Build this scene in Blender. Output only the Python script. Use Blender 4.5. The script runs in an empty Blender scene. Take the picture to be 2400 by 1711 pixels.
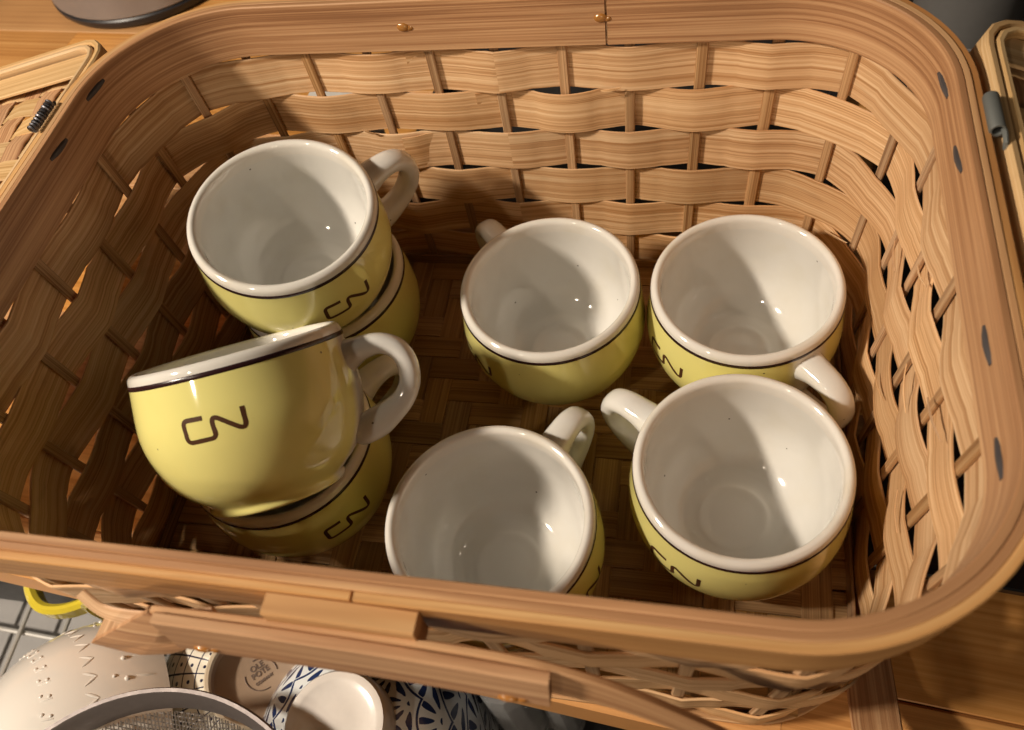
import bpy, bmesh, math, random
from mathutils import Vector, Matrix
from math import sin, cos, pi, radians, hypot, atan2, floor, exp
random.seed(7)
C = bpy.context.scene.collection
sc = bpy.context.scene
S = 0.01                                     # everything below is written in centimetres

# ------------------------------------------------------------------ camera
cam_d = bpy.data.cameras.new('camera'); cam = bpy.data.objects.new('camera', cam_d); C.objects.link(cam)
def rotm(rx, ry, rz):
    return Matrix.Rotation(rz, 3, 'Z') @ Matrix.Rotation(ry, 3, 'Y') @ Matrix.Rotation(rx, 3, 'X')
CAMP = Vector((9.863, -20.212, 39.456))
cam.matrix_world = Matrix.Translation(CAMP*S) @ rotm(radians(33.446), radians(8.722), radians(9.254)).to_4x4()
cam_d.sensor_width = 36; cam_d.lens = 36*0.8095
cam_d.clip_start = 0.01; cam_d.clip_end = 20
cam_d.dof.use_dof = True; cam_d.dof.focus_distance = 0.40; cam_d.dof.aperture_fstop = 13
sc.camera = cam

# ------------------------------------------------------------------ light
w = bpy.data.worlds.new('World'); sc.world = w; w.use_nodes = True
bg = w.node_tree.nodes['Background']; bg.inputs[0].default_value = (1, .72, .46, 1); bg.inputs[1].default_value = 0.018
def lamp(name, loc, energy, color, size):
    d = bpy.data.lights.new(name, 'POINT'); d.energy = energy; d.color = color; d.shadow_soft_size = size*S
    o = bpy.data.objects.new(name, d); C.objects.link(o); o.location = Vector(loc)*S
    return o
lamp('key_lamp', (-102, -48, 108), 58, (1, .87, .71), 5)
lamp('key_lamp', (-106, -42, 110), 52, (1, .87, .71), 5)
lamp('front_fill', (-64, -96, 122), 11, (1, .84, .66), 4)  # added fill from the front left, brightens the tipped cup
lamp('front_fill', (15, -115, 42), 11, (1, .80, .58), 8)  # added low fill for the outer front wall and rim
lamp('ceiling_lamp', (45, 20, 150), .55, (1, .84, .66), .9)
lamp('ceiling_lamp', (58, 34, 150), .45, (1, .84, .66), .9)
sc.view_settings.view_transform = 'Standard'; sc.view_settings.look = 'None'
sc.view_settings.exposure = 0.0

# ------------------------------------------------------------------ object helpers
def empty(name, loc=(0, 0, 0), label=None, cat=None, group=None, mat=None):
    o = bpy.data.objects.new(name, None); C.objects.link(o); o.empty_display_size = .02
    if mat is None: o.location = Vector(loc)*S
    else: o.matrix_world = mat
    if label: o['label'] = label
    if cat: o['category'] = cat
    if group: o['group'] = group
    return o
def tag(o, label=None, cat=None, group=None, kind=None):
    for k, v in (('label', label), ('category', cat), ('group', group), ('kind', kind)):
        if v: o[k] = v
    return o
class MB:
    def __init__(s): s.v = []; s.f = []; s.uv = []; s.mi = []
    def quad(s, idx, uvs, mi=0): s.f.append(tuple(idx)); s.uv.append(uvs); s.mi.append(mi)
    def build(s, name, mats, parent=None, smooth=40):
        me = bpy.data.meshes.new(name)
        me.from_pydata([tuple(Vector(p)*S) for p in s.v], [], s.f)
        ul = me.uv_layers.new(name='UVMap'); k = 0
        for uvs in s.uv:
            for q in uvs: ul.data[k].uv = q; k += 1
        if not isinstance(mats, (list, tuple)): mats = [mats]
        for m in mats: me.materials.append(m)
        for p, m in zip(me.polygons, s.mi): p.material_index = m
        me.validate(); me.update()
        if smooth:
            me.polygons.foreach_set('use_smooth', [True]*len(me.polygons))
            me.set_sharp_from_angle(angle=radians(smooth))
        o = bpy.data.objects.new(name, me); C.objects.link(o)
        if parent: o.parent = parent
        return o
    # beveled rectangular strip along a path; P points, B width directions, N thickness directions
    def strip(s, P, B, N, w, t, closed=False, bev=.03, u0=0, v0=0):
        n = len(P); base = len(s.v)
        for i in range(n):
            wi = w[i] if isinstance(w, (list, tuple)) else w
            ti = t[i] if isinstance(t, (list, tuple)) else t
            h, k = wi/2, ti/2; b = min(bev, k*.9, h*.9)
            for a, c in ((-h+b, -k), (h-b, -k), (h, -k+b), (h, k-b), (h-b, k), (-h+b, k), (-h, k-b), (-h, -k+b)):
                s.v.append(P[i] + B[i]*a + N[i]*c)
        u = [u0]
        for i in range(1, n+1): u.append(u[-1] + (P[i % n]-P[i-1]).length)
        w0 = w[0] if isinstance(w, (list, tuple)) else w
        vv = [-w0/2, w0/2, w0/2+.05, w0/2+.1, w0/2+.15, w0*1.5+.15, w0*1.5+.2, w0*1.5+.25, w0*1.5+.3]
        m = n if closed else n-1
        for i in range(m):
            j = (i+1) % n
            for k in range(8):
                l = (k+1) % 8
                a0, a1, b0, b1 = base+i*8+k, base+i*8+l, base+j*8+k, base+j*8+l
                va, vb = v0+vv[k], v0+vv[k+1]
                s.quad((a0, a1, b1, b0), ((u[i], va), (u[i], vb), (u[i+1], vb), (u[i+1], va)))
        if not closed:
            for e, rev in ((0, 1), (n-1, 0)):
                idx = [base+e*8+k for k in range(8)]
                if rev: idx = idx[::-1]
                s.quad(idx, [(u[e]+.02*k, v0) for k in range(8)])
        return s
    def box(s, c, sz, rot=None, bev=.03):
        c = Vector(c); X, Y, Z = (Vector(rot.col[i]) for i in range(3)) if rot else (Vector((1, 0, 0)), Vector((0, 1, 0)), Vector((0, 0, 1)))
        return s.strip([c-X*sz[0]/2, c+X*sz[0]/2], [Y]*2, [Z]*2, sz[1], sz[2], bev=bev, u0=random.random()*40, v0=random.random()*20)
    def tube(s, P, r, seg=8, closed=False, cap=True):
        n = len(P); base = len(s.v); P = [Vector(p) for p in P]
        ref = None
        for i in range(n):
            a = P[(i-1) % n] if (closed or i > 0) else P[i]; b = P[(i+1) % n] if (closed or i < n-1) else P[i]
            t = (b-a).normalized()
            if ref is None: ref = t.orthogonal().normalized()
            x = (ref - t*ref.dot(t)).normalized(); ref = x; y = t.cross(x)
            ri = r[i] if isinstance(r, (list, tuple)) else r
            for k in range(seg):
                an = 2*pi*k/seg; s.v.append(P[i] + x*cos(an)*ri + y*sin(an)*ri)
        for i in range(n if closed else n-1):
            j = (i+1) % n
            for k in range(seg):
                l = (k+1) % seg
                s.quad((base+i*seg+k, base+i*seg+l, base+j*seg+l, base+j*seg+k), ((i, k/seg), (i, (k+1)/seg), (i+1, (k+1)/seg), (i+1, k/seg)))
        if not closed and cap:
            for e, rev in ((0, 1), (n-1, 0)):
                idx = [base+e*seg+k for k in range(seg)]
                if rev: idx = idx[::-1]
                s.quad(idx, [(0, 0)]*seg)
        return s
    def lathe(s, prof, seg=64, mis=None, M=None, nu=1, closed=False):
        base = len(s.v); n = len(prof); L = [0]
        for i in range(1, n): L.append(L[-1] + hypot(prof[i][0]-prof[i-1][0], prof[i][1]-prof[i-1][1]))
        for r, z in prof:
            for k in range(seg):
                a = 2*pi*k/seg; p = Vector((r*cos(a), r*sin(a), z)); s.v.append(M @ p if M else p)
        for i in range(n-1):
            for k in range(seg):
                l = (k+1) % seg
                s.quad((base+i*seg+k, base+i*seg+l, base+(i+1)*seg+l, base+(i+1)*seg+k),
                       ((k/seg*nu, L[i]), ((k+1)/seg*nu, L[i]), ((k+1)/seg*nu, L[i+1]), (k/seg*nu, L[i+1])), mis[i] if mis else 0)
        return s
    def blob(s, c, r, sq=(1, 1, 1), seg=10, ring=6, rot=None):
        prof = [(max(1e-4, sin(pi*i/ring))*r, -cos(pi*i/ring)*r) for i in range(ring+1)]
        M4 = Matrix.Translation(Vector(c)) @ (rot.to_4x4() if rot else Matrix()) @ Matrix.Diagonal((*sq, 1))
        return s.lathe(prof, seg, M=M4)

# ------------------------------------------------------------------ materials
def mat(name):
    m = bpy.data.materials.new(name); m.use_nodes = True; nt = m.node_tree
    return m, nt, nt.nodes['Principled BSDF']
def nd(nt, t, **kw):
    n = nt.nodes.new(t)
    for k, v in kw.items():
        if k.startswith('i_'):
            n.inputs[int(k[2:]) if k[2:].isdigit() else k[2:]].default_value = v
        else: setattr(n, k, v)
    return n
def mth(nt, op, a, b=None, c=None, clamp=False):
    n = nt.nodes.new('ShaderNodeMath'); n.operation = op; n.use_clamp = clamp
    for i, x in enumerate((a, b, c)):
        if x is None: continue
        if isinstance(x, (int, float)): n.inputs[i].default_value = x
        else: nt.links.new(x, n.inputs[i])
    return n.outputs[0]
def mixc(nt, f, a, b, blend='MIX'):
    n = nt.nodes.new('ShaderNodeMix'); n.data_type = 'RGBA'; n.blend_type = blend
    for i, x in ((0, f), (6, a), (7, b)):
        if isinstance(x, (int, float)): n.inputs[i].default_value = x
        elif isinstance(x, tuple): n.inputs[i].default_value = (*x[:3], 1)
        else: nt.links.new(x, n.inputs[i])
    return n.outputs[2]
def smooth(nt, v, a, b):
    n = nd(nt, 'ShaderNodeMapRange', interpolation_type='SMOOTHSTEP'); nt.links.new(v, n.inputs[0])
    n.inputs[1].default_value = a; n.inputs[2].default_value = b; return n.outputs[0]

def wood(name, dark, mid, light, fine=7.0, coarse=1.8, rough=.5, bump=.25, knots=.25, vary=.25, freq=.10):
    m, nt, bs = mat(name); L = nt.links.new
    uv = nd(nt, 'ShaderNodeUVMap'); oi = nd(nt, 'ShaderNodeObjectInfo')
    sx = nd(nt, 'ShaderNodeSeparateXYZ'); L(uv.outputs[0], sx.inputs[0])
    off = mth(nt, 'MULTIPLY', oi.outputs['Random'], 91.7)
    u, v = sx.outputs[0], sx.outputs[1]
    def noise(su, sv, det=3, dist=.0, k=0):
        cb = nd(nt, 'ShaderNodeCombineXYZ')
        L(mth(nt, 'MULTIPLY', u, su), cb.inputs[0]); L(mth(nt, 'MULTIPLY', v, sv), cb.inputs[1])
        L(mth(nt, 'ADD', off, k*7.3), cb.inputs[2])
        n = nd(nt, 'ShaderNodeTexNoise'); L(cb.outputs[0], n.inputs['Vector'])
        n.inputs['Scale'].default_value = 1; n.inputs['Detail'].default_value = det
        n.inputs['Distortion'].default_value = dist; n.inputs['Roughness'].default_value = .6
        return n.outputs[0]
    wob = noise(.07, .25, 1, 0, 3)                               # grain wanders slowly along the strip
    f1 = noise(freq*.45, fine*1.5, 3, .1, 0); f2 = noise(freq*.35, coarse, 2, .2, 1); f3 = noise(.25, 26, 2, 0, 2)
    ph = mth(nt, 'ADD', mth(nt, 'MULTIPLY', v, 4.2), mth(nt, 'MULTIPLY', wob, 5))
    rings = mth(nt, 'ADD', mth(nt, 'MULTIPLY', mth(nt, 'SINE', mth(nt, 'MULTIPLY', ph, 2.6)), .5), .5)
    g = mth(nt, 'ADD', mth(nt, 'ADD', mth(nt, 'MULTIPLY', f1, .62), mth(nt, 'MULTIPLY', f2, .33)), mth(nt, 'MULTIPLY', rings, .05))
    cr = nd(nt, 'ShaderNodeValToRGB'); e = cr.color_ramp.elements
    e[0].position = .39; e[0].color = (*dark, 1); e[1].position = .63; e[1].color = (*light, 1)
    x = e.new(.50); x.color = (*mid, 1); L(g, cr.inputs[0])
    col = mixc(nt, mth(nt, 'MULTIPLY', smooth(nt, f3, .52, .70), .34), cr.outputs[0], dark)
    kn = noise(.22, .55, 2, .8, 5)
    col = mixc(nt, mth(nt, 'MULTIPLY', smooth(nt, kn, .63, .78), knots), col, tuple(c*.35 for c in dark))
    hs = nd(nt, 'ShaderNodeHueSaturation'); L(col, hs.inputs['Color'])
    r2 = mth(nt, 'FRACT', mth(nt, 'MULTIPLY', oi.outputs['Random'], 37.3))
    lf = noise(.10, .05, 1, 0, 9)                                # tone drifts from one stretch of a strip to the next
    L(mth(nt, 'ADD', mth(nt, 'ADD', 1-vary/2, mth(nt, 'MULTIPLY', r2, vary)), mth(nt, 'MULTIPLY', mth(nt, 'SUBTRACT', lf, .5), .55)), hs.inputs['Value'])
    L(mth(nt, 'ADD', .90, mth(nt, 'MULTIPLY', oi.outputs['Random'], .18)), hs.inputs['Saturation'])
    L(hs.outputs[0], bs.inputs['Base Color'])
    L(mth(nt, 'ADD', rough-.08, mth(nt, 'MULTIPLY', f1, .2)), bs.inputs['Roughness'])
    bp = nd(nt, 'ShaderNodeBump'); bp.inputs['Strength'].default_value = bump; bp.inputs['Distance'].default_value = .0006
    L(mth(nt, 'ADD', f1, mth(nt, 'MULTIPLY', f3, .5)), bp.inputs['Height']); L(bp.outputs[0], bs.inputs['Normal'])
    bs.inputs['Specular IOR Level'].default_value = .35
    return m
def plain(name, col, rough=.4, metal=0, coat=0, noise_amt=.12, scale=200, spec=.5):
    m, nt, bs = mat(name); L = nt.links.new
    tc = nd(nt, 'ShaderNodeTexCoord'); n = nd(nt, 'ShaderNodeTexNoise'); L(tc.outputs['Object'], n.inputs['Vector'])
    n.inputs['Scale'].default_value = scale; n.inputs['Detail'].default_value = 4
    c = mixc(nt, mth(nt, 'MULTIPLY', n.outputs[0], noise_amt*2), col, tuple(x*.55 for x in col))
    L(c, bs.inputs['Base Color'])
    L(mth(nt, 'ADD', rough*.85, mth(nt, 'MULTIPLY', n.outputs[0], rough*.3)), bs.inputs['Roughness'])
    bs.inputs['Metallic'].default_value = metal; bs.inputs['Coat Weight'].default_value = coat
    bs.inputs['Specular IOR Level'].default_value = spec
    return m

W_WEAVE = wood('splint_wood', (.44, .23, .10), (.645, .395, .21), (.80, .56, .335), fine=6.5, coarse=1.6, knots=.30, vary=.22)
W_RIM = wood('rim_wood', (.29, .135, .06), (.45, .235, .112), (.60, .355, .185), fine=5.5, coarse=1.3, knots=.10, vary=.10)
W_EDGE = wood('outer_rim_wood', (.40, .19, .075), (.57, .31, .13), (.68, .42, .20), fine=5.5, coarse=1.3, knots=.12, vary=.10)
W_STAKE = wood('stake_wood', (.26, .13, .055), (.44, .255, .125), (.58, .37, .20), fine=9, coarse=3, knots=.05, vary=.35)
W_FLOOR = wood('floor_splint_wood', (.25, .13, .045), (.39, .22, .08), (.50, .30, .12), fine=7, coarse=2, knots=.1, vary=.45)
W_COUNTER = wood('counter_wood', (.42, .19, .06), (.54, .265, .09), (.62, .33, .125), fine=2.6, coarse=.6, rough=.42, bump=.08, knots=.08, vary=.20, freq=.05)
W_LID = wood('lid_splint_wood', (.50, .30, .13), (.66, .43, .21), (.75, .53, .29), fine=6.5, coarse=1.6, knots=.12, vary=.25)

def glaze_mat(name, col, handle_fade=None, stain=.25):
    m, nt, bs = mat(name); L = nt.links.new
    tc = nd(nt, 'ShaderNodeTexCoord'); oi = nd(nt, 'ShaderNodeObjectInfo')
    n = nd(nt, 'ShaderNodeTexNoise'); L(tc.outputs['Object'], n.inputs['Vector']); n.inputs['Scale'].default_value = 38; n.inputs['Detail'].default_value = 5
    vo = nd(nt, 'ShaderNodeTexVoronoi'); L(tc.outputs['Object'], vo.inputs['Vector']); vo.inputs['Scale'].default_value = 70
    c = mixc(nt, mth(nt, 'MULTIPLY', smooth(nt, n.outputs[0], .45, .75), stain), col, tuple(x*f for x, f in zip(col, (.86, .80, .66))))
    if handle_fade:
        sx = nd(nt, 'ShaderNodeSeparateXYZ'); L(tc.outputs['Object'], sx.inputs[0])
        dy = mth(nt, 'ABSOLUTE', sx.outputs[1])
        d = mth(nt, 'ADD', dy, mth(nt, 'MULTIPLY', mth(nt, 'LESS_THAN', sx.outputs[0], 0), 1))
        d = mth(nt, 'ADD', d, mth(nt, 'MULTIPLY', n.outputs[0], .006))
        c = mixc(nt, smooth(nt, d, .0075, .0165), handle_fade, c)
    dots = mth(nt, 'LESS_THAN', vo.outputs['Distance'], .035)                      # tiny iron specks fired into the glaze
    c = mixc(nt, mth(nt, 'MULTIPLY', dots, .8), c, (.05, .04, .03))
    L(c, bs.inputs['Base Color']); bs.inputs['Roughness'].default_value = .08
    n2 = nd(nt, 'ShaderNodeTexNoise'); L(tc.outputs['Object'], n2.inputs['Vector']); n2.inputs['Scale'].default_value = 60
    bp = nd(nt, 'ShaderNodeBump'); bp.inputs['Strength'].default_value = .06; bp.inputs['Distance'].default_value = .0008
    L(n2.outputs[0], bp.inputs['Height']); L(bp.outputs[0], bs.inputs['Normal'])
    bs.inputs['Coat Weight'].default_value = .3; bs.inputs['Coat Roughness'].default_value = .03
    return m
WHITE = (.735, .72, .68)
G_WHITE = glaze_mat('white_glaze', WHITE)
G_RIM = glaze_mat('worn_rim_glaze', (.76, .73, .675), stain=.5)
G_YELLOW = glaze_mat('yellow_glaze', (.80, .735, .265), WHITE)
G_LINE = plain('brown_line_glaze', (.030, .010, .012), .25, noise_amt=.1)
G_LOGO = plain('brown_print', (.075, .030, .012), .5, noise_amt=.1, spec=.2)
METAL_D = plain('dark_metal', (.16, .16, .18), .45, 1, noise_amt=.3)
METAL_G = plain('grey_metal', (.20, .21, .20), .6, .5, noise_amt=.25)
AMBER = plain('amber_glue', (.40, .17, .04), .22, 0, .5, .2)
STEEL = plain('steel', (.36, .35, .36), .38, .6, noise_amt=.08)
BLACK = plain('black_plastic', (.02, .02, .024), .35)
STAPLE = plain('staple_metal', (.13, .12, .125), .55, .6, noise_amt=.3)

# ------------------------------------------------------------------ basket geometry
A0, B0, H = 18.76, 13.47, 17.58
TX, TY = 1.47, 1.25
def ext(z):
    k = 1 - z/H
    return A0 - TX*k, B0 - TY*k, 6.3 - 1.6*k
def rr(s, a, b, r):
    """rounded rectangle: s in 0..1 -> (point, outward normal); starts at the middle of the back side, runs towards +x"""
    la, lb, lc = 2*(a-r), 2*(b-r), pi/2*r
    P = 2*la + 2*lb + 4*lc; d = (s % 1.0)*P
    segs = [('l', la/2, (0, b), (1, 0)), ('c', lc, (a-r, b-r), pi/2), ('l', lb, (a, b-r), (0, -1)), ('c', lc, (a-r, -b+r), 0),
            ('l', la, (a-r, -b), (-1, 0)), ('c', lc, (-a+r, -b+r), -pi/2), ('l', lb, (-a, -b+r), (0, 1)), ('c', lc, (-a+r, b-r), pi), ('l', la/2, (-a+r, b), (1, 0))]
    for k, L, p, q in segs:
        if d <= L or (k == 'l' and p == (-a+r, b)):
            if k == 'l':
                pt = Vector((p[0]+q[0]*d, p[1]+q[1]*d, 0)); n = Vector((-q[1], q[0], 0))
            else:
                an = q - d/r; n = Vector((cos(an), sin(an), 0)); pt = Vector((p[0]+n.x*r, p[1]+n.y*r, 0))
            return pt, n
        d -= L
def per(a, b, r): return 4*(a-r) + 4*(b-r) + 2*pi*r
def wallpt(s, z, off=0.0):
    a, b, r = ext(z); p, n = rr(s, a+off, b+off, max(.3, r+off)); p.z = z
    return p, n
UP = Vector((0, 0, 1))
LAYER = .43                                     # the weave runs this far outside the inner rim face

basket = empty('picnic_basket', (0, 0, -.45), 'woven splint picnic basket holding the cups, its two lids folded out', 'basket')
BASE_Z = -.45
def bpart(mb, name, m, parent=basket, smooth=40):
    mb.v = [Vector(p) - Vector((0, 0, BASE_Z)) for p in mb.v]
    return mb.build(name, m, parent, smooth)

NST = 36
a_, b_, r_ = ext(13.5)
S0 = -.4/per(a_, b_, r_)                        # a stake stands just left of the middle of the back wall
# stakes
for k in range(NST):
    s = S0 + k/NST + random.uniform(-.0006, .0006)
    zs = [0.0, 3, 6, 9, 12, 15, 16.9]
    P, B, N = [], [], []
    for z in zs:
        p, n = wallpt(s, z, LAYER); P.append(p); N.append(n); B.append(UP.cross(n))
    wd = random.uniform(.44, .56)
    mb = MB(); mb.strip(P, B, N, wd, .20, bev=.05, u0=random.random()*50, v0=random.random()*20)
    bpart(mb, 'stake', W_STAKE)
# weavers
rows = [1.25, 3.78, 6.22, 8.70, 11.15, 13.55, 15.92]
NSEG = NST*10
for ri, zc in enumerate(rows):
    par = ri % 2                                # row 5 (13.55) is hidden behind the stake at S0 when par = 1
    amp = .26 if ri < 6 else .12
    rw = 2.38 if ri < 6 else 2.3
    ja = [random.uniform(.6, 1.3) for _ in range(NST)]; jz = [random.uniform(-.045, .045) for _ in range(NST)]
    crease = [random.random() < .8 for _ in range(NST)]
    P, B, N, Wd = [], [], [], []
    for i in range(NSEG):
        t = i/NSEG*NST; k = int(t) % NST; f = t - int(t)
        s = S0 + i/NSEG
        sg = 1 if (k + par) % 2 else -1
        c = cos(pi*f)
        kk = k if f < .5 else (k+1) % NST
        if crease[kk]: c = .25*c + .75*(1-2*f)
        c *= sg; c = (c**.75)*1.05 if c > 0 else -(abs(c)**1.5)*.80
        off = c*amp*(ja[k]*(1-f) + ja[(k+1) % NST]*f)
        fz = f*f*(3-2*f)
        z = zc + jz[k]*(1-fz) + jz[(k+1) % NST]*fz
        p, n = wallpt(s, z, LAYER - off)
        p2, _ = wallpt(s, z+.5, LAYER - off)
        P.append(p); N.append(n); B.append((p2-p).normalized()); Wd.append(rw*(1+.025*sin(i*.11+ri)+.015*sin(i*.37+2*ri)))
    mb = MB(); mb.strip(P, B, N, Wd, .11, closed=True, bev=.025, u0=ri*150, v0=ri*13)
    bpart(mb, 'weaver', W_WEAVE)
# overlapping weaver ends on the back wall
for ri, dx in ((5, -4.9), (4, -1.75), (3, -6.3)):
    zc = rows[ri]; a, b, r = ext(zc); P, B, N = [], [], []
    for j in range(5):
        s = (dx + j*.45)/per(a, b, r); t = (s - S0)*NST; k = int(floor(t)); f = t-k
        sg = 1 if (k + ri % 2) % 2 else -1
        c = cos(pi*f); off = sg*(abs(c)**.8)*(1 if c > 0 else -1)*.29
        p, n = wallpt(s, zc, LAYER - off - .085); P.append(p); N.append(n); B.append(UP.copy())
    mb = MB(); mb.strip(P, B, N, 2.12, .05, bev=.02, u0=random.random()*50)
    bpart(mb, 'splice', W_WEAVE)

for s, z, dz, ln in ((.232, 12.4, .5, 1.5), (.262, 9.6, -.6, 1.9), (.285, 11.9, .7, 2.2), (.300, 7.4, -.5, 1.6), (.245, 6.6, .6, 1.8), (.205, 9.9, -.4, 1.4), (.155, 5.2, .5, 1.6), (.045, 12.6, .15, 1.0), (.93, 10.2, -.3, .9)):
    a, b, r = ext(z); P, B, N = [], [], []
    for j in range(6):
        p, n = wallpt(s + ln*(j/5-.5)/per(a, b, r), z + dz*(j/5-.5), LAYER - .42 - .10*sin(pi*j/5)); P.append(p); N.append(n); B.append(UP.copy())
    mb = MB(); mb.strip(P, B, N, [.05, .14, .17, .15, .10, .03], .04, bev=.01, u0=random.random()*50)
    bpart(mb, 'splinter', W_WEAVE)
def band(off, thick, z0, z1, m, name, gap=None, nseg=220, v0=0, wav=0):
    P, B, N = [], [], []
    rng = range(nseg) if gap is None else range(nseg+1)
    for i in rng:
        s = i/nseg if gap is None else gap[0] + gap[1] + (1-2*gap[1])*i/nseg
        zc = (z0+z1)/2 + wav*sin(s*2*pi*3+1)
        p, n = wallpt(s, zc, off)
        q, _ = wallpt(s, zc+1, off)
        P.append(p); N.append(n); B.append((q-p).normalized())
    mb = MB(); mb.strip(P, B, N, z1-z0, thick, closed=gap is None, bev=.045, v0=v0)
    return bpart(mb, name, m)
Pr = per(*ext(H))
band(.15, .30, H-2.62, H, W_RIM, 'inner_rim', gap=(5.15/Pr, .0004), v0=3)
band(.71, .30, H-2.55, H-.07, W_EDGE, 'outer_rim', gap=(.493, .0004), v0=11, wav=.03)
band(.43, .28, H-1.2, H-.035, W_EDGE, 'rim_filler', v0=17)
band(.05, .18, -.15, .75, W_STAKE, 'bottom_band', v0=23)
band(.43, .40, BASE_Z, -.02, W_STAKE, 'base_hoop', v0=29)
# glue beads and staples on the rim
def onface(s, z, off): return wallpt(s, z, off)
def glue(p, n, r):
    t = UP.cross(n).normalized(); R3 = Matrix((t, UP, n)).transposed()
    mb = MB(); mb.blob(p, r, (1.25, .9, .45), 10, 6, R3); mb.blob(p+t*r*1.1-UP*r*.2, r*.7, (1.2, .8, .4), 8, 5, R3)
    bpart(mb, 'glue_bead', AMBER)
for x, z in ((-4.6, 16.25), (4.95, 16.35)):
    p, n = onface(x/Pr, z, 0.0); glue(p, -n, .26)
def staple(s, z, slant=.15, ln=1.45):
    P = []
    for j in range(5):
        q, n = onface(s + (j-2)/4*ln/Pr, z + (j-2)/4*slant*ln, .0 - .02 + .05*abs(j-2)/2); P.append(q)
    mb = MB(); mb.tube(P, [.09, .13, .135, .13, .09], 8); bpart(mb, 'staple', STAPLE)
STAPLES = [(.183, 16.7), (.217, 16.7), (.284, 16.5), (.316, 16.2), (.820, 17.05), (.787, 16.9)]
for s, z in STAPLES: staple(s, z, random.uniform(-.12, .18))

# plaited floor, two-over two-under
SW = 1.45
nx = 25; ny = 17
def hgt(i, j, parity): return .055 if ((i + j) % 4 < 2) == (parity == 0) else -.055
for kind, cnt, other in ((0, ny, nx), (1, nx, ny)):
    for i in range(cnt):
        c = (i - (cnt-1)/2)*SW
        half = (A0-TX+.1 if kind == 0 else B0-TY+.1)
        lim = (B0-TY if kind == 0 else A0-TX); rc = 4.7
        if abs(c) > lim: continue
        if abs(c) > lim - rc: half -= rc - math.sqrt(max(0, rc**2 - (abs(c)-lim+rc)**2))
        P, B, N = [], [], []
        pts = [-half]
        for j in range(other):
            e = (j - (other-1)/2)*SW
            for q in (-.36, 0, .36):
                if abs(e+q*SW) < half: pts.append(e+q*SW)
        pts.append(half)
        for t in pts:
            j = int(round(t/SW + (other-1)/2)); z = hgt(i, j, 0) if kind == 0 else hgt(j, i, 1)
            P.append(Vector((t, c, z)) if kind == 0 else Vector((c, t, z)))
            B.append(Vector((0, 1, 0)) if kind == 0 else Vector((-1, 0, 0))); N.append(UP.copy())
        mb = MB(); mb.strip(P, B, N, SW*.96, .09, bev=.02, u0=random.random()*60, v0=random.random()*30)
        bpart(mb, 'floor_strip', W_FLOOR)

# ------------------------------------------------------------------ lids (open, hinged on the short ends)
def make_lid(side, yc, droop, hx, hz):
    """side -1 left / +1 right; local frame: X outward from hinge, Y along hinge"""
    lid = bpy.data.objects.new('lid', None); C.objects.link(lid); lid.parent = basket; lid.empty_display_size = .02
    lid['label'] = 'left lid, folded open beside the short end' if side < 0 else 'right lid, folded open in shadow'
    R3 = Matrix.Rotation(radians(droop)*1.0, 3, 'Y') if side > 0 else Matrix.Rotation(pi, 3, 'Z') @ Matrix.Rotation(radians(droop), 3, 'Y')
    M4 = Matrix.Translation(Vector((hx, yc, hz - BASE_Z))) @ R3.to_4x4()
    L_, Wd, rc = 18.0, 12.1, 1.7
    def loop(n=120, off=0):
        out = []
        for i in range(n):
            p, nn = rr(i/n, L_/2+off, Wd+off, rc+off if off > -rc else .3); out.append((Vector((p.x+L_/2, p.y, 0)), nn))
        return out
    def put(mb, name, m):
        mb.v = [M4 @ Vector(p) for p in mb.v]; return mb.build(name, m, lid)
    for off, nm, th, z0, z1 in ((-.2, 'lid_inner_frame', .32, -2.0, 0), (.22, 'lid_outer_frame', .36, -2.05, -.04)):
        pts = loop(off=off); mb = MB()
        P = [p+UP*(z0+z1)/2 for p, n in pts]
        mb.strip(P, [UP.copy() for _ in P], [n for p, n in pts], z1-z0, th, closed=True, bev=.08, v0=random.random()*20)
        put(mb, nm, W_LID)
    # flat lath along both side edges
    for sy in (-1, 1):
        mb = MB(); mb.strip([Vector((.5, sy*(Wd-1.35), -.42)), Vector((L_-.5, sy*(Wd-1.35), -.42))], [Vector((0, 1, 0))]*2, [UP]*2, 1.75, .16, u0=random.random()*50)
        put(mb, 'lid_lath', W_LID)
    sw = 1.62; n1 = int((Wd*2-.8)/sw); n2 = int((L_-.8)/sw)
    for i in range(n1):
        y = (i-(n1-1)/2)*sw; P = []
        for j in range(n2*2+1):
            P.append(Vector((.4 + (L_-.8)*j/(n2*2), y, -.85 + .10*(1 if (i+j//2) % 2 else -1)*(1 if j % 2 else .2))))
        mb = MB(); mb.strip(P, [Vector((0, 1, 0))]*len(P), [UP]*len(P), sw*.84, .09, bev=.02, u0=random.random()*50, v0=random.random()*20); put(mb, 'lid_strip', W_LID)
    for j in range(n2):
        x = .4 + (L_-.8)*(j*2+1)/(n2*2); P = []
        for i in range(n1*2+1):
            P.append(Vector((x, -Wd+.4+(Wd*2-.8)*i/(n1*2), -.85 - .10*(1 if ((i//2)+j) % 2 else -1)*(1 if i % 2 else .2))))
        mb = MB(); mb.strip(P, [Vector((-1, 0, 0))]*len(P), [UP]*len(P), sw*.80, .09, bev=.02, u0=random.random()*50, v0=random.random()*20); put(mb, 'lid_strip', W_RIM)
    return lid
lidL = make_lid(-1, 0.0, 13, -A0-1.15, H-.35)
lidR = make_lid(1, -.9, 20, A0+1.75, H-.25)
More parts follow.
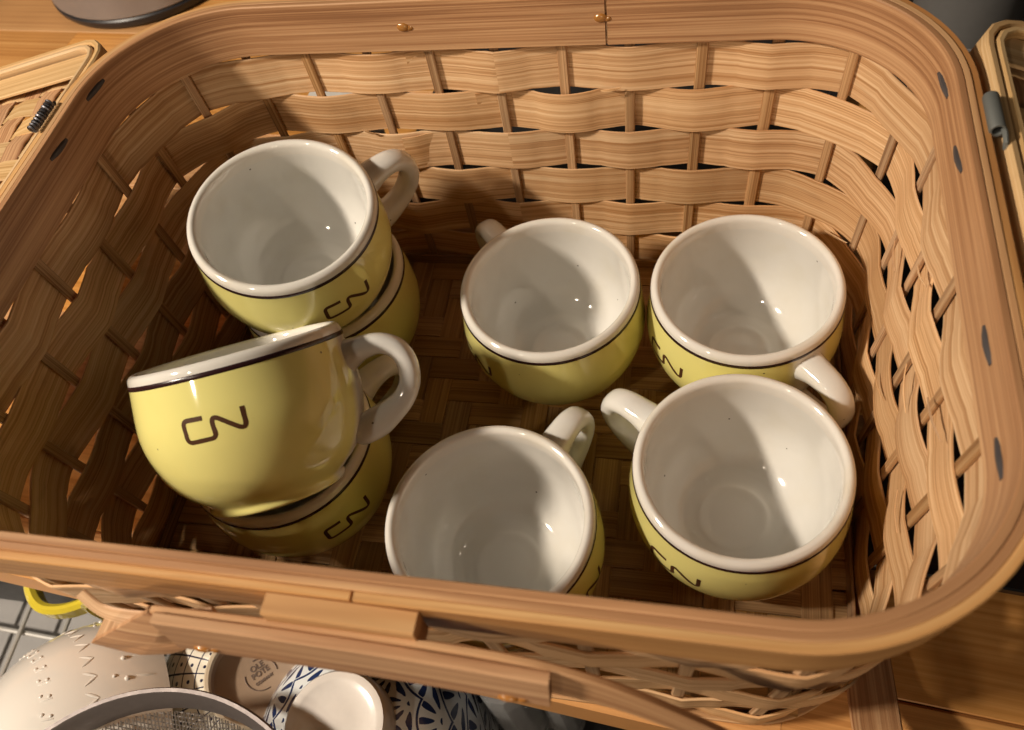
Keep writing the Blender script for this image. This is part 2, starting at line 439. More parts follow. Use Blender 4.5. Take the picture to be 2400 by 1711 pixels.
# hinges: a wire coil on the left, a metal tube on the right
P = []
for i in range(150):
    t = i/149; a = t*2*pi*10; P.append(Vector((-A0-1.02 + .17*cos(a), 4.75 + 1.95*t, H+.10 + .17*sin(a))))
mb = MB(); mb.tube(P, .07, 6); bpart(mb, 'spring_hinge', METAL_D)
mb = MB()
mb.lathe([(.22, 0), (.27, .02), (.28, .1), (.28, 1.75), (.26, 1.8), (.19, 1.8), (.19, 1.0)], 20, M=Matrix.Translation((A0+1.0, 6.15, H+.0)) @ Matrix.Rotation(pi/2, 4, 'X'))
mb.tube([(A0+1.2, 4.6, H+.0), (A0+1.22, 4.2, H+.0), (A0+1.25, 3.95, H-.15), (A0+1.3, 3.9, H-.4)], .10, 8)
bpart(mb, 'tube_hinge', METAL_G)

# ------------------------------------------------------------------ carrying handle, folded down in front
def cr_spline(pts, n):
    out = []
    for i in range(len(pts)-1):
        p0, p1, p2, p3 = pts[max(0, i-1)], pts[i], pts[i+1], pts[min(len(pts)-1, i+2)]
        for j in range(n):
            t = j/n; out.append(.5*((2*p1) + (p2-p0)*t + (2*p0-5*p1+4*p2-p3)*t*t + (3*p1-p0-3*p2+p3)*t**3))
    out.append(pts[-1]); return out
handle = bpy.data.objects.new('basket_handle', None); C.objects.link(handle); handle.parent = basket
def path_strip(pts, wdirs, w, t, n=10, bev=.06):
    Q = cr_spline([Vector(p) for p in pts], n); Wd = cr_spline([Vector(p) for p in wdirs], n)
    B, N = [], []
    for i, p in enumerate(Q):
        tn = (Q[min(i+1, len(Q)-1)] - Q[max(i-1, 0)]).normalized()
        b = (Wd[i] - tn*Wd[i].dot(tn)).normalized(); B.append(b); N.append(tn.cross(b))
    mb = MB(); mb.strip(Q, B, N, w, t, bev=bev, u0=random.random()*50); return mb
hoop = [(-5.25, -15.12, 15.65), (-4.8, -15.12, 15.7), (1, -15.12, 15.75), (6.4, -15.22, 15.4), (10.4, -15.6, 13.4), (14.9, -16.3, 9.2), (17.3, -15.7, 5.2), (17.75, -12.5, 2.0), (17.75, -9.5, 1.0)]
wd = [(0, .1, 1), (0, .1, 1), (0, .1, 1), (0, .1, 1), (0, .1, 1), (.1, .1, 1), (.6, .2, .9), (1, 0, .15), (1, 0, 0)]
hw = [p.x for p in cr_spline([Vector((q, 0, 0)) for q in [2.0, 2.0, 2.0, 1.9, 1.25, 1.25, 1.5, 1.9, 1.9]], 10)]
bpart(path_strip(hoop, wd, hw, .26), 'hoop', W_RIM, handle)
def splint(outline, thick, name, m, bulge=.0):
    # a thin curved piece of wood with a free outline: a fan of rings between outline and centre, given thickness along its normal
    P = [Vector(p) for p in outline]; n = len(P); c = sum(P, Vector())/n
    nn = Vector()
    for a, b in zip(P, P[1:]+P[:1]): nn += (a-c).cross(b-c)
    nn.normalize()
    if nn.y > 0: P.reverse(); nn = -nn
    D = []
    for a, b in zip(P, P[1:]+P[:1]):
        for j in range(4): D.append(a + (b-a)*j/4)
    m_ = len(D); mb = MB(); ks = (1, .66, .33)
    for side in (0, 1):
        for k in ks:
            for p in D: mb.v.append(c + (p-c)*k + nn*(bulge*(1-k*k) - thick*side))
        mb.v.append(c + nn*(bulge - thick*side))
    half = m_*3+1; ax = (P[1]-P[0]).normalized(); ay = nn.cross(ax)
    def q(idx): mb.quad(idx, [((mb.v[t]-c).dot(ax), (mb.v[t]-c).dot(ay)) for t in idx])
    for i in range(m_):
        j = (i+1) % m_
        for r in (0, 1): q((r*m_+i, r*m_+j, (r+1)*m_+j, (r+1)*m_+i)); q((half+r*m_+j, half+r*m_+i, half+(r+1)*m_+i, half+(r+1)*m_+j))
        q((2*m_+i, 2*m_+j, m_*3)); q((half+2*m_+j, half+2*m_+i, half+m_*3)); q((j, i, half+i, half+j))
    return bpart(mb, name, m, handle, 30)
splint([(-9.36, -15.71, 13.6), (-5.75, -15.17, 16.6), (-5.2, -15.3, 16.3), (-5.15, -15.4, 15.0), (-4.7, -15.33, 14.75), (-5.5, -15.65, 14.3), (-6.12, -15.77, 14.0), (-7.42, -15.86, 13.6), (-8.58, -15.76, 13.4)], .16, 'hoop_end', W_RIM, .12)
splint([(-9.64, -15.55, 13.0), (-10.03, -14.6, 12.4), (-8.0, -14.75, 13.2), (-6.0, -14.85, 14.2), (-7.2, -15.2, 14.2)], .12, 'hoop_end', W_STAKE)
lam = [(-9.3, -14.5, 15.2), (-8.6, -14.85, 14.6), (-7.0, -14.95, 14.7), (-5.4, -14.85, 15.2), (-4.0, -14.7, 15.7)]
bpart(path_strip(lam, [(0, .5, 1), (.1, .6, .9), (.1, .7, .8), (0, .6, .9), (0, .3, 1)], [.6]*41, .10), 'hoop_splint', W_WEAVE, handle)
grip = [(-5.3, -15.43, 15.9), (1, -15.46, 15.8), (6.45, -15.54, 15.4)]
bpart(path_strip(grip, [(0, .1, 1)]*3, 2.1, .36), 'grip', W_RIM, handle)
bpart(path_strip([(-1.75, -14.66, 16.6), (.6, -14.66, 16.55), (2.75, -14.67, 16.45)], [(0, .03, 1)]*3, 1.6, .68), 'grip_block', W_EDGE, handle)
for p in ((-4.35, -15.68, 15.2), (5.2, -15.78, 14.75)):
    R3 = Matrix(((1, 0, 0), (0, 0, 1), (0, 1, 0))).transposed()
    mb = MB(); mb.blob(p, .24, (1.4, .7, .5), 10, 6, R3); mb.blob(Vector(p)+Vector((.38, 0, -.04)), .16, (1.2, .8, .5), 8, 5, R3)
    bpart(mb, 'glue_bead', AMBER, handle)

# ------------------------------------------------------------------ cups
OUT = [(2.55, .28), (2.6, .05), (2.72, 0), (2.95, .0), (3.04, .12), (3.02, .34), (3.25, .58), (3.72, 1.0), (4.12, 1.5), (4.43, 2.1), (4.65, 2.75), (4.79, 3.4), (4.84, 4.0), (4.81, 4.6), (4.73, 5.3), (4.65, 5.9), (4.61, 6.2)]
RIM = [(4.60, 6.36), (4.585, 6.5), (4.53, 6.63), (4.43, 6.71), (4.34, 6.74), (4.24, 6.71), (4.15, 6.62), (4.11, 6.48)]
INN = [(4.10, 6.0), (4.14, 5.2), (4.15, 4.4), (4.12, 3.6), (3.98, 2.8), (3.7, 2.1), (3.25, 1.5), (2.75, 1.13), (2.45, 1.0), (2.2, .94), (1.80, .915), (1.55, .937), (1.30, .905), (1.05, .875), (.6, .86), (.002, .85)]
def rad_at(z):
    for (r0, z0), (r1, z1) in zip(OUT[4:], OUT[5:]):
        if z0 <= z <= z1: return r0 + (r1-r0)*(z-z0)/(z1-z0)
    return 4.6
def smooth_prof(pts, n=3):
    v = cr_spline([Vector((r, z, 0)) for r, z in pts], n); return [(max(.002, p.x), p.y) for p in v]
def round_path(pts, r, n=6):
    out = [Vector(pts[0])]
    for i in range(1, len(pts)-1):
        a, b, c = Vector(pts[i-1]), Vector(pts[i]), Vector(pts[i+1])
        d1, d2 = (a-b).normalized(), (c-b).normalized(); ang = d1.angle(d2); dd = min(r/math.tan(ang/2), .48*(a-b).length, .48*(c-b).length)
        p1, p2 = b+d1*dd, b+d2*dd
        for j in range(n+1):
            t = j/n; out.append(p1*(1-t)**2 + b*2*t*(1-t) + p2*t*t)
    out.append(Vector(pts[-1])); return out
def logo_mesh(theta, zc):
    k = 2.62/386
    pts = [(124, 128), (0, 132), (0, 0), (178, 0), (172, 140), (355, -4), (358, 138)]
    pts = [((x-179)*k, (y-68)*k) for x, y in pts]
    path = round_path(pts, .22); st = .185
    fine = [path[0]]
    for a, b in zip(path, path[1:]):
        m = max(1, int((b-a).length/.12))
        for j in range(1, m+1): fine.append(a + (b-a)*j/m)
    mb = MB(); n = len(fine)
    for i, p in enumerate(fine):
        t = (fine[min(i+1, n-1)] - fine[max(i-1, 0)]).normalized(); nn = Vector((-t.y, t.x))
        for sgn in (-1, 1):
            q = p + nn*st/2*sgn; z = zc + q.y; r = rad_at(z) + .012; th = theta + q.x/4.82
            mb.v.append(Vector((r*cos(th), r*sin(th), z)))
    for i in range(n-1): mb.quad((i*2, i*2+1, i*2+3, i*2+2), ((0, 0), (0, 1), (1, 1), (1, 0)))
    return mb
def handle_mesh():
    pts = [(4.42, 5.12), (4.75, 5.24), (5.4, 5.38), (6.2, 5.36), (6.85, 4.95), (7.12, 4.2), (7.0, 3.4), (6.55, 2.75), (5.95, 2.35), (5.3, 2.05), (4.75, 1.88), (4.3, 1.82), (3.9, 1.85)]
    rt = [.80, .70, .54, .47, .47, .47, .47, .50, .58, .70, .70, .66, .40]   # in-plane half thickness
    rw = [.85, .80, .70, .65, .63, .62, .61, .60, .62, .66, .70, .70, .45]    # half width
    Q = cr_spline([Vector((x, 0, z)) for x, z in pts], 4); T = cr_spline([Vector((a, b, 0)) for a, b in zip(rt, rw)], 4)
    mb = MB(); seg = 16; n = len(Q)
    for i, p in enumerate(Q):
        tn = (Q[min(i+1, n-1)] - Q[max(i-1, 0)]).normalized(); y = Vector((0, 1, 0)); x = y.cross(tn)
        for k in range(seg):
            a = 2*pi*k/seg; ca, sa = cos(a), sin(a)
            e = .82; ca = abs(ca)**e*(1 if ca > 0 else -1); sa = abs(sa)**e*(1 if sa > 0 else -1)
            mb.v.append(p + x*ca*T[i].x + y*sa*T[i].y)
    for i in range(n-1):
        for k in range(seg):
            l = (k+1) % seg; mb.quad((i*seg+k, (i+1)*seg+k, (i+1)*seg+l, i*seg+l), ((0, 0),)*4)
    return mb
def make_cup():
    root = empty('coffee_cup', (0, 0, 0))
    po, pr, pi_ = smooth_prof(OUT), smooth_prof(RIM), smooth_prof(INN)
    prof = [(.002, .3), (2.3, .3)] + po + pr + pi_
    n0 = 2+len(po); n1 = n0+len(pr)
    mis = []
    for i in range(len(prof)-1): mis.append(1 if 4 <= i < n0-1 else (2 if n0-1 <= i < n1 else 0))
    mb = MB(); mb.lathe(prof, 96, mis); mb.build('body', [G_WHITE, G_YELLOW, G_RIM], root, 60)
    mb = MB(); mb.lathe([(4.614, 6.13), (4.634, 6.15), (4.628, 6.31), (4.602, 6.34)], 96); mb.build('rim_line', G_LINE, root, 60)
    handle_mesh().build('cup_handle', G_WHITE, root, 60)
    for th in (-pi/2, pi/2): logo_mesh(th, 4.25).build('logo', G_LOGO, root, 0)
    return root
def copy_tree(o):
    r = o.copy(); C.objects.link(r)
    for ch in o.children:
        c = ch.copy(); C.objects.link(c); c.parent = r
    return r
cup0 = make_cup(); used = False
GROUP = 'yellow cups in the basket'
def cup(x, y, z, spin, label, axis=None, hdir=None):
    """upright: spin = handle azimuth in degrees; tilted: axis + handle direction"""
    global used
    o = copy_tree(cup0) if used else cup0; used = True
    if axis is None: M3 = Matrix.Rotation(radians(spin), 3, 'Z')
    else:
        Z = Vector(axis).normalized(); X = Vector(hdir); X = (X - Z*X.dot(Z)).normalized(); Y = Z.cross(X)
        M3 = Matrix((X, Y, Z)).transposed()
    o.matrix_world = Matrix.Translation(Vector((x, y, z))*S) @ M3.to_4x4()
    tag(o, label, 'cup', GROUP); return o
FZ = .10
cup(2.47, 5.54, FZ, 131, 'upright yellow cup standing alone in the back middle, handle pointing at the back wall')
cup(12.17, 5.95, FZ, -51, 'upright yellow cup in the back right corner, its handle squeezed against the right wall')
cup(12.08, -3.79, FZ, 147, 'upright yellow cup at the front right, handle pointing left and logo towards the front rim')
cup(1.61, -7.27, FZ, 64, 'upright yellow cup at the front middle, partly cut off by the front rim')
cup(-10.15, 5.74, FZ, 130, 'lower yellow cup of the back left stack, mostly hidden under the cup on top')
cup(-9.41, -4.08, FZ, 52, 'lower yellow cup of the front left stack, under the cup lying on its side')
def tilted(c, tilt, az, hdir, label):
    n = Vector((sin(tilt)*cos(az), sin(tilt)*sin(az), cos(tilt))); b = Vector(c) - n*6.25
    return cup(b.x, b.y, b.z, 0, label, n, hdir)
tilted((-9.85, 5.03, 12.0), .15, -.66, (4.6, 5.3, -.5), 'top yellow cup of the back left stack, open mouth tilted towards the viewer')
tilted((-9.62, -2.8, 11.42), .82, 1.93, (1, .40, .05), 'yellow cup tipped over on the front left stack, logo and white handle facing the viewer')

# ------------------------------------------------------------------ counter
CR = radians(-4.9)
def crot(p): return Vector((p[0]*cos(CR) - p[1]*sin(CR), p[0]*sin(CR) + p[1]*cos(CR), p[2] if len(p) > 2 else 0))
counter = empty('counter', (0, 0, -.5)); counter['kind'] = 'structure'
CT = -.5
e0 = -12.5
y = e0; k = 0
while y < 75:
    wb = 3.3 if k == 0 else random.choice((5.6, 6.2, 7.0))
    cx = random.uniform(-16, 16)
    for x0, x1 in ((-110, cx-40), (cx-40, cx+30), (cx+30, 90)):
        mb = MB(); c = Vector(((x0+x1)/2, y+wb/2, -2.0))
        mb.strip([Vector((x0+.01, y+wb/2, -1.6)), Vector((x1-.01, y+wb/2, -1.6))], [Vector((0, 1, 0))]*2, [UP]*2, wb-.025, 3.2, bev=.05 if k else .15, u0=random.random()*200, v0=random.random()*60)
        mb.v = [crot(p) for p in mb.v]
        mb.build('board', W_COUNTER, counter)
    y += wb; k += 1

# ------------------------------------------------------------------ things behind the basket
def pot(loc, r, h, label, name='cooking_pot', cat='pot'):
    o = empty(name, loc, label, cat)
    mb = MB(); mb.lathe([(r-.9, 0), (r-.2, .15), (r, .45), (r+.02, .85), (r-.1, 1.0)], 64); mb.lathe([(.01, 0.02), (r-.9, 0)], 64); mb.build('pot_base', BLACK, o)
    mb = MB(); mb.lathe([(r-.15, 1.0), (r-.05, 1.15), (r-.3, 3.2), (r-.5, h), (r-.2, h+.2), (r-.7, h+.2), (r-.8, 1.5), (.01, 1.3)], 64); mb.build('pot_wall', STEEL, o)
    mb = MB(); mb.tube([(r-.6, 1.5, h*.75), (r+2, 2, h*.8), (r+2.4, 0, h*.8), (r+2, -2, h*.8), (r-.6, -1.5, h*.75)], .5, 10); mb.build('pot_handle', BLACK, o)
    return o
pot((-42.9, 48.6, CT), 10, 11, 'stainless steel pot with a black base on the counter behind the basket')
GREYW = plain('grey_enamel', (.10, .10, .105), .4, .2)
o = empty('roasting_tin', (-70, 54, CT), 'dark grey tin at the far left of the counter', 'tin')
mb = MB(); mb.lathe([(.01, 0), (13.5, 0), (15, 1), (16, 6), (16.5, 6.2), (16, 6.4), (15, 5.8), (14, 1.2), (.01, .8)], 64); mb.build('tin_body', GREYW, o)
mb = MB(); mb.tube([(16.2*cos(a*pi/30), 16.2*sin(a*pi/30), 6.2) for a in range(60)], .35, 8, closed=True); mb.build('tin_lip', METAL_G, o)

HOB = plain('black_glass', (.012, .012, .014), .12, 0, .4, .02)
o = empty('hob', (60, 16, CT), 'black glass hob to the right of the basket', 'hob')
mb = MB(); R3 = Matrix.Rotation(CR, 3, 'Z')
mb.box((-8, 0, .30), (64, 48, .6), R3, bev=.1); mb.build('glass_plate', HOB, o)
STONE = plain('grey_stone', (.13, .125, .12), .6, 0, 0, .25, 90)
o = empty('stone_canister', (26.9, 34.9, CT+.65), 'grey stone canister behind the back right corner of the basket', 'canister')
mb = MB(); mb.lathe([(.01, 0), (3.2, 0), (3.5, .3), (3.5, 9), (3.4, 9.3), (3.0, 9.3), (2.9, 1), (.01, .8)], 48); mb.build('canister_body', STONE, o)
mb = MB(); mb.lathe([(3.52, .1), (3.65, .15), (3.65, .4), (3.52, .45)], 48); mb.build('foot_ring', STEEL, o)
PURP = plain('dark_purple_cloth', (.035, .022, .05), .8, 0, 0, .3, 60)
o = empty('tea_towel', (42, 40, CT+.65), 'dark purple folded towel behind the right lid', 'towel')
for kz in range(3):
    mb = MB(); mb.box((random.uniform(-.3, .3), random.uniform(-.3, .3), .45+kz*.8), (17, 11, .78), Matrix.Rotation(.15+kz*.03, 3, 'Z'), bev=.35); mb.build('fold', PURP, o)
TRAY = plain('black_tray', (.016, .015, .016), .45)
o = empty('gap_backing_tray', (4.5, 31, CT), 'black tray added behind the basket to darken the weave gaps', 'tray')  # stand-in, added so the gaps in the back weave look dark
mb = MB(); mb.box((0, 0, .15), (28, 30, .3), R3, bev=.1); mb.build('tray_base', TRAY, o)
for cx, cy, sx, sy in ((0, 14.6, 28, .5), (0, -14.6, 28, .5), (13.8, 0, .5, 28.5), (-13.8, 0, .5, 28.5)):
    c = R3 @ Vector((cx, cy, .85)); mb = MB(); mb.box(c, (sx, sy, 1.2), R3, bev=.1); mb.build('tray_lip', TRAY, o)
# pale things that glint through the gaps of the back wall
o = empty('wall_back', (0, 88, CT)); o['kind'] = 'structure'
mb = MB(); mb.box((0, 0, 30), (260, 2, 70)); mb.build('wall_panel', plain('dark_wall', (.10, .085, .07), .7), o)
JAR = plain('jar_white', (.7, .68, .64), .2, 0, .4)
for x, y, lab, m in ((-13.5, 20.5, 'small white jar behind the back wall of the basket', JAR), (-1.5, 38, 'small yellow topped jar behind the back wall of the basket', plain('jar_yellow', (.7, .5, .05), .3))):
    o = empty('jar', (x, y, CT), lab, 'jar')
    mb = MB(); mb.lathe([(.01, 0), (2.0, 0), (2.2, .2), (2.2, 5), (1.8, 5.6), (1.8, 6), (.01, 6)], 32); mb.build('jar_body', JAR, o)
    mb = MB(); mb.lathe([(1.95, 5.9), (2.0, 6), (2.0, 7.1), (1.85, 7.25), (.01, 7.25)], 32); mb.build('jar_lid', m, o)

# ------------------------------------------------------------------ sink with the drying rack below the counter edge
SZ = -19.0
sink = empty('sink', (-10, -24, SZ)); sink['kind'] = 'structure'
SINKM = plain('sink_steel', (.25, .24, .235), .5, .2, 0, .1, 30); SINKD = plain('sink_dark', (.02, .02, .022), .5)
mb = MB(); mb.box((-14, 0, -.25), (74, 46, .5)); mb.build('sink_floor', SINKM, sink)
mb = MB(); mb.box((-10, 16.5, 7), (130, .6, 13)); mb.build('sink_wall', SINKD, sink)
mb = MB(); mb.box((38, 0, -.1), (50, 46, .9)); mb.build('dark_slab', SINKD, sink)  # dark slab over the right part of the sink floor
RZ = SZ + 2.2
rack = empty('dish_rack', (-16, -22, RZ), 'chrome wire dish rack in the sink under the dishes', 'rack')
CHROME = plain('chrome_wire', (.62, .60, .57), .3, .5, 0, .05)
for i in range(14):
    x = -33 + i*3.6; mb = MB(); mb.tube([(x+1.5, -14, 0), (x, 14, 0)], .17, 8); mb.build('wire', CHROME, rack)
for i in range(8):
    y = -13 + i*3.6; mb = MB(); mb.tube([(-36, y, -.36), (20, y-2, -.36)], .19, 8); mb.build('wire', CHROME, rack)
for x, y in ((-30, -11), (-30, 11), (10, -11), (10, 11)):
    mb = MB(); mb.tube([(x, y, -.4), (x, y, -2.2)], .3, 8); mb.build('foot', BLACK, rack)
# ---- white embossed bowl, upside down
CERW = plain('cream_ceramic', (.76, .73, .68), .18, 0, .4, .06, 40)
EB = (-27.3, -14.6)
def dome(r, h, z):                               # radius of an upside down bowl at height z
    return r*max(0.0, 1-(z/h)**2.3)**.5
ax = Vector((-.62, -.35, .70)).normalized(); ux = Vector((0, 1, 0)).cross(ax).normalized()
EM = Matrix.Translation(Vector((-21.9, -17.1, -10.65))*S) @ Matrix((ux, ax.cross(ux), ax)).transposed().to_4x4()
o = empty('embossed_bowl', (0, 0, 0), 'white bowl with raised triangles and dots, tipped over in the dish rack', 'bowl', mat=EM)
rB, hB = 7.6, 8.8
prof = [(rB-.4, .3), (rB, 0)] + [(max(.01, dome(rB, hB, hB*i/22)), hB*i/22) for i in range(23)]
mb = MB(); mb.lathe(prof, 72); mb.build('bowl_body', CERW, o)
mb = MB(); mb.lathe([(3.5, hB-.7), (3.4, hB+.5), (3.2, hB+.6), (2.9, hB+.5), (2.8, hB-.05), (.01, hB-.1)], 48); mb.build('foot_ring', CERW, o)
mb = MB()
def onB(th, z):
    r = dome(rB, hB, z); return Vector((r*cos(th)*.996, r*sin(th)*.996, z*.996))
def bar(a, b):
    P = [onB(a[0]+(b[0]-a[0])*j/3, a[1]+(b[1]-a[1])*j/3) for j in range(4)]; mb.tube(P, [.05, .085, .085, .05], 8)
for i in range(34):
    th = 2*pi*i/34
    bar((th, .7), (th+.01, 1.6))
    p = onB(th, 2.1); mb.blob(p, .16, seg=8, ring=6)
    bar((th+.02, 4.1), (th+.08, 3.5)); bar((th+.08, 3.5), (th+.14, 4.1))
    if i % 2: p = onB(th+.04, 2.7); mb.blob(p, .12, seg=8, ring=5)
    for dz in (0, .35): p = onB(th*1.0+.05+dz*.1, 5.6+dz); mb.blob(p, .12, seg=8, ring=5)
    bar((th+.02, 5.5), (th+.04, 6.0))
r_ = mb.build('relief', CERW, o); r_['kind'] = 'stuff'

def nodes_uv(name):
    m, nt, bs = mat(name); uv = nd(nt, 'ShaderNodeUVMap'); sx = nd(nt, 'ShaderNodeSeparateXYZ'); nt.links.new(uv.outputs[0], sx.inputs[0])
    bs.inputs['Roughness'].default_value = .15; bs.inputs['Coat Weight'].default_value = .4
    return m, nt, bs, sx.outputs[0], sx.outputs[1]
# ---- grid and dot bowl
m, nt, bs, u, v = nodes_uv('grid_dot_glaze')
fu = mth(nt, 'ABSOLUTE', mth(nt, 'SUBTRACT', mth(nt, 'FRACT', u), .5)); fv0 = mth(nt, 'FRACT', mth(nt, 'DIVIDE', v, .80)); fv = mth(nt, 'ABSOLUTE', mth(nt, 'SUBTRACT', fv0, .5))
line = mth(nt, 'GREATER_THAN', mth(nt, 'MAXIMUM', fu, fv), .452)
dot = mth(nt, 'LESS_THAN', mth(nt, 'ADD', mth(nt, 'POWER', fu, 2), mth(nt, 'POWER', fv, 2)), .0135)
nt.links.new(mixc(nt, mth(nt, 'MAXIMUM', line, dot), (.74, .70, .60), (.012, .014, .05)), bs.inputs['Base Color']); GRID = m
ax = Vector((.30, .03, .95)).normalized(); ux = Vector((0, 1, 0)).cross(ax).normalized()
PM = Matrix.Translation((Vector((-13.2, -12.6, -6.5)) - ax*9.85)*S) @ Matrix((ux, ax.cross(ux), ax)).transposed().to_4x4()
o = empty('grid_bowl', (0, 0, 0), 'white bowl with a blue grid and dots, upside down with its stamped foot showing', 'bowl', mat=PM)
rP, hP = 7.0, 9.0
prof = [(rP-.3, .2), (rP, 0)] + [(2.75+(rP-2.75)*max(0, 1-(i/20)**3.0)**.55, hP*i/20) for i in range(21)]
mb = MB(); mb.lathe(prof, 72, nu=27); mb.build('bowl_body', GRID, o)
BISC = plain('bisque_clay', (.42, .30, .21), .45, 0, .15, .12, 60); FOOTG = plain('cream_glaze_edge', (.66, .56, .42), .3, 0, .2)
mb = MB(); mb.lathe([(2.98, hP-.35), (2.95, hP+.75), (2.87, hP+.85), (2.7, hP+.85), (2.58, hP+.7)], 64); mb.build('foot_ring', FOOTG, o)
mb = MB(); mb.lathe([(2.60, hP+.72), (2.5, hP+.05), (2.3, hP-.05), (.01, hP-.08)], 64); mb.build('foot_base', BISC, o)
INK = plain('grey_ink', (.19, .135, .105), .6)
stamp = bpy.data.objects.new('stamp', None); C.objects.link(stamp); stamp.parent = o
def text_mesh(txt, size, loc, rot, name, parent, m):
    cu = bpy.data.curves.new(name, 'FONT'); cu.body = txt; cu.size = size*S; cu.align_x = 'CENTER'; cu.offset = .00012; cu.extrude = .00005
    t = bpy.data.objects.new(name, cu); C.objects.link(t); bpy.context.view_layer.update()
    me = bpy.data.meshes.new_from_object(t.evaluated_get(bpy.context.evaluated_depsgraph_get())); bpy.data.objects.remove(t)
    ob = bpy.data.objects.new(name, me); C.objects.link(ob); me.materials.clear(); me.materials.append(m)
    ob.parent = parent; ob.location = Vector(loc)*S; ob.rotation_euler = (0, 0, rot); return ob
zz = hP-.045; ra = radians(48)
for j, (tx, szz) in enumerate((('OLE', .46), ('POTE', .44), ('COMPANY', .22))):
    dx = .55 - j*.0; q = Vector((0, .75 - j*.72)); q.rotate(Matrix.Rotation(ra, 2)) if False else None
    qx = (.34-j*.39)*(-sin(ra)); qy = .22 + (.34-j*.39)*cos(ra)
    text_mesh(tx, szz, (qx, qy, zz), ra, 'lettering', stamp, INK)
for a0, a1 in ((radians(200), radians(320)), (radians(30), radians(140))):
    mb = MB(); mb.tube([(0.9*cos(a0+(a1-a0)*i/20), 0.9*sin(a0+(a1-a0)*i/20)+.2, zz) for i in range(21)], .035, 6); mb.build('stamp_arc', INK, stamp)
# ---- leaf bowl
m, nt, bs, u, v = nodes_uv('blue_fan_glaze')
row = mth(nt, 'FLOOR', mth(nt, 'DIVIDE', v, 1.75)); u2 = mth(nt, 'ADD', u, mth(nt, 'MULTIPLY', mth(nt, 'MODULO', row, 2), .5))
fu = mth(nt, 'SUBTRACT', mth(nt, 'FRACT', u2), .5); fv = mth(nt, 'FRACT', mth(nt, 'DIVIDE', v, 1.75))
fu = mth(nt, 'MULTIPLY', fu, 1.15); fv = mth(nt, 'MULTIPLY', fv, .92)
ang = mth(nt, 'ARCTAN2', fu, fv); rad = mth(nt, 'SQRT', mth(nt, 'ADD', mth(nt, 'POWER', fu, 2), mth(nt, 'POWER', fv, 2)))
pet = mth(nt, 'COSINE', mth(nt, 'MULTIPLY', ang, 9)); prof_r = mth(nt, 'SINE', mth(nt, 'MULTIPLY', mth(nt, 'SUBTRACT', rad, .18), 4.6))
petal = mth(nt, 'MULTIPLY', mth(nt, 'GREATER_THAN', mth(nt, 'MULTIPLY', mth(nt, 'ADD', pet, .45), prof_r), .55), mth(nt, 'MULTIPLY', mth(nt, 'GREATER_THAN', rad, .18), mth(nt, 'LESS_THAN', rad, .74)))
ring = mth(nt, 'LESS_THAN', mth(nt, 'ABSOLUTE', mth(nt, 'SUBTRACT', rad, .80)), .035)
core = mth(nt, 'LESS_THAN', rad, .08)
ink = mth(nt, 'MAXIMUM', mth(nt, 'MAXIMUM', petal, ring), core)
nt.links.new(mixc(nt, ink, (.80, .84, .86), (.02, .04, .13)), bs.inputs['Base Color']); FAN = m
LB = (-7.1, -14.85)
o = empty('fan_bowl', (*LB, RZ+.2), 'bowl with dark blue fan pattern and plain white foot, upside down in the rack', 'bowl')
rL, hL = 7.0, 11.1
prof = [(rL-.3, .2), (rL, 0)] + [(2.5+(rL-2.5)*max(0, 1-(i/20)**3.4)**.55, hL*i/20) for i in range(21)]
mb = MB(); mb.lathe(prof, 72, nu=12); mb.build('bowl_body', FAN, o)
mb = MB(); mb.lathe([(2.85, hL-.3), (2.75, hL+1.2), (2.6, hL+1.45), (2.3, hL+1.5), (2.15, hL+1.46), (1.9, hL+1.36), (1.0, hL+1.4), (.01, hL+1.42)], 48); mb.build('foot_ring', plain('white_foot', (.78, .74, .70), .2, 0, .4), o)
# ---- wire strainer
o = empty('strainer', (-14.0, -24.92, -1.7), 'wire mesh strainer with a broad steel rim lying on the bowls', 'strainer')
rS = 10.2
tilt = Matrix.Rotation(radians(0), 4, 'X')
mb = MB(); mb.lathe([(rS-.55, -1.3), (rS-.52, -1.1), (rS-.16, .06), (rS-.06, .2), (rS+.12, .22), (rS+.2, .05), (rS-.4, -1.35), (rS-.55, -1.3)], 96, M=tilt); mb.build('strainer_rim', plain('brushed_steel', (.19, .165, .16), .5, .7, 0, .2), o)
mb = MB()
for fam in (0, 1):
    for i in range(104):
        c = -rS + .8 + (2*rS-1.6)*i/103; hw = math.sqrt(max(.01, (rS-.72)**2 - c*c)); P = []
        for j in range(17):
            t = -hw + 2*hw*j/16; d = (t*t + c*c)/(rS-.72)**2; z = -1.25 - 4.0*max(0, 1-d)**.75 + (.04 if (i+j) % 2 else -.04)
            P.append(tilt @ Vector((t, c, z)) if fam == 0 else tilt @ Vector((c, t, z)))
        mb.tube(P, .038, 3, cap=False)
x = mb.build('wire_mesh', plain('mesh_wire', (.24, .21, .19), .6, .3, 0, .1), o); x['kind'] = 'stuff'
mb = MB(); mb.strip([tilt @ Vector((-rS, 0, .1)), tilt @ Vector((-rS-7, -3.5, .4)), tilt @ Vector((-rS-16, -8, .2))], [Vector((0, 1, 0))]*3, [UP]*3, 1.4, .25); mb.build('strainer_handle', STEEL, o)
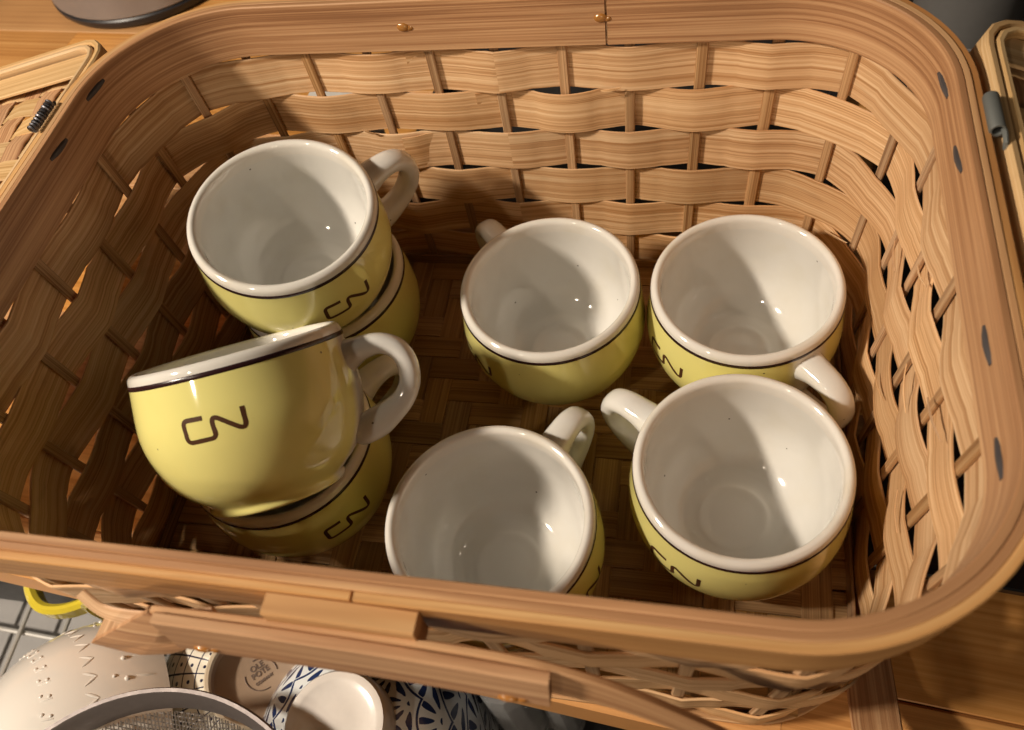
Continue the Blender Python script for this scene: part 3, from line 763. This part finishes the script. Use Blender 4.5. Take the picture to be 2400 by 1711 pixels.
# ---- yellow mug hanging its handle out under the rim
o = empty('yellow_mug', (-26.0, -9.4, -12.6), 'yellow mug lying in the rack, its handle looping out beneath the basket rim', 'mug')
YM = glaze_mat('mug_yellow_glaze', (.70, .56, .05))
MM = Matrix.Rotation(-pi/2, 4, 'X')
mb = MB(); mb.lathe([(.01, .6), (3.3, .6), (3.4, .0), (3.8, .1), (4.05, .8), (4.1, 8.5), (4.0, 8.7), (3.8, 8.6), (3.75, 1.2), (.01, 1.0)], 48, M=MM); mb.build('mug_body', YM, o)
hp = cr_spline([Vector(q) for q in ((-3.3, 1.3, 0), (-5.6, .15, 0), (-7.6, .1, 0), (-9.2, 1.5, 0), (-9.5, 3.2, 0), (-8.4, 5.4, 0), (-6.0, 6.6, 0), (-3.3, 6.8, 0))], 6)
mb = MB(); mb.strip(hp, [UP]*len(hp), [(hp[min(i+1, len(hp)-1)]-hp[max(0, i-1)]).normalized().cross(UP) for i in range(len(hp))], 1.5, .75, bev=.25); mb.build('mug_handle', YM, o)
# ---- two glass tumblers
gm, nt, bs = mat('clear_glass'); bs.inputs['Transmission Weight'].default_value = .85; bs.inputs['Roughness'].default_value = .06; bs.inputs['Base Color'].default_value = (.85, .86, .88, 1); bs.inputs['IOR'].default_value = 1.45
n = nd(nt, 'ShaderNodeTexNoise'); n.inputs['Scale'].default_value = 45; bp = nd(nt, 'ShaderNodeBump'); bp.inputs['Strength'].default_value = .25; bp.inputs['Distance'].default_value = .002; nt.links.new(n.outputs[0], bp.inputs['Height']); nt.links.new(bp.outputs[0], bs.inputs['Normal'])
for x, y, r, lab in ((.5, -11.2, 1.5, 'larger clear faceted tumbler upside down beside the fan bowl'), (3.3, -11.0, 1.0, 'narrow clear faceted tumbler to the right of the larger one')):
    o = empty('tumbler', (x, y, RZ+.2), lab, 'glass', 'clear tumblers in the rack')
    mb = MB(); mb.lathe([(r, 0), (r+.1, .1), (r, 3), (r*.86, 9.2), (r*.75, 9.6), (.01, 9.6)], 10); mb.lathe([(r-.3, 0), (r-.35, 3), (r*.78, 8.2), (.01, 8.4)], 10); mb.build('glass_wall', gm, o, 20)
    mb = MB(); mb.lathe([(r-.3, .0), (r-.1, -.12), (r+.1, .1)], 40); mb.build('lip', gm, o)
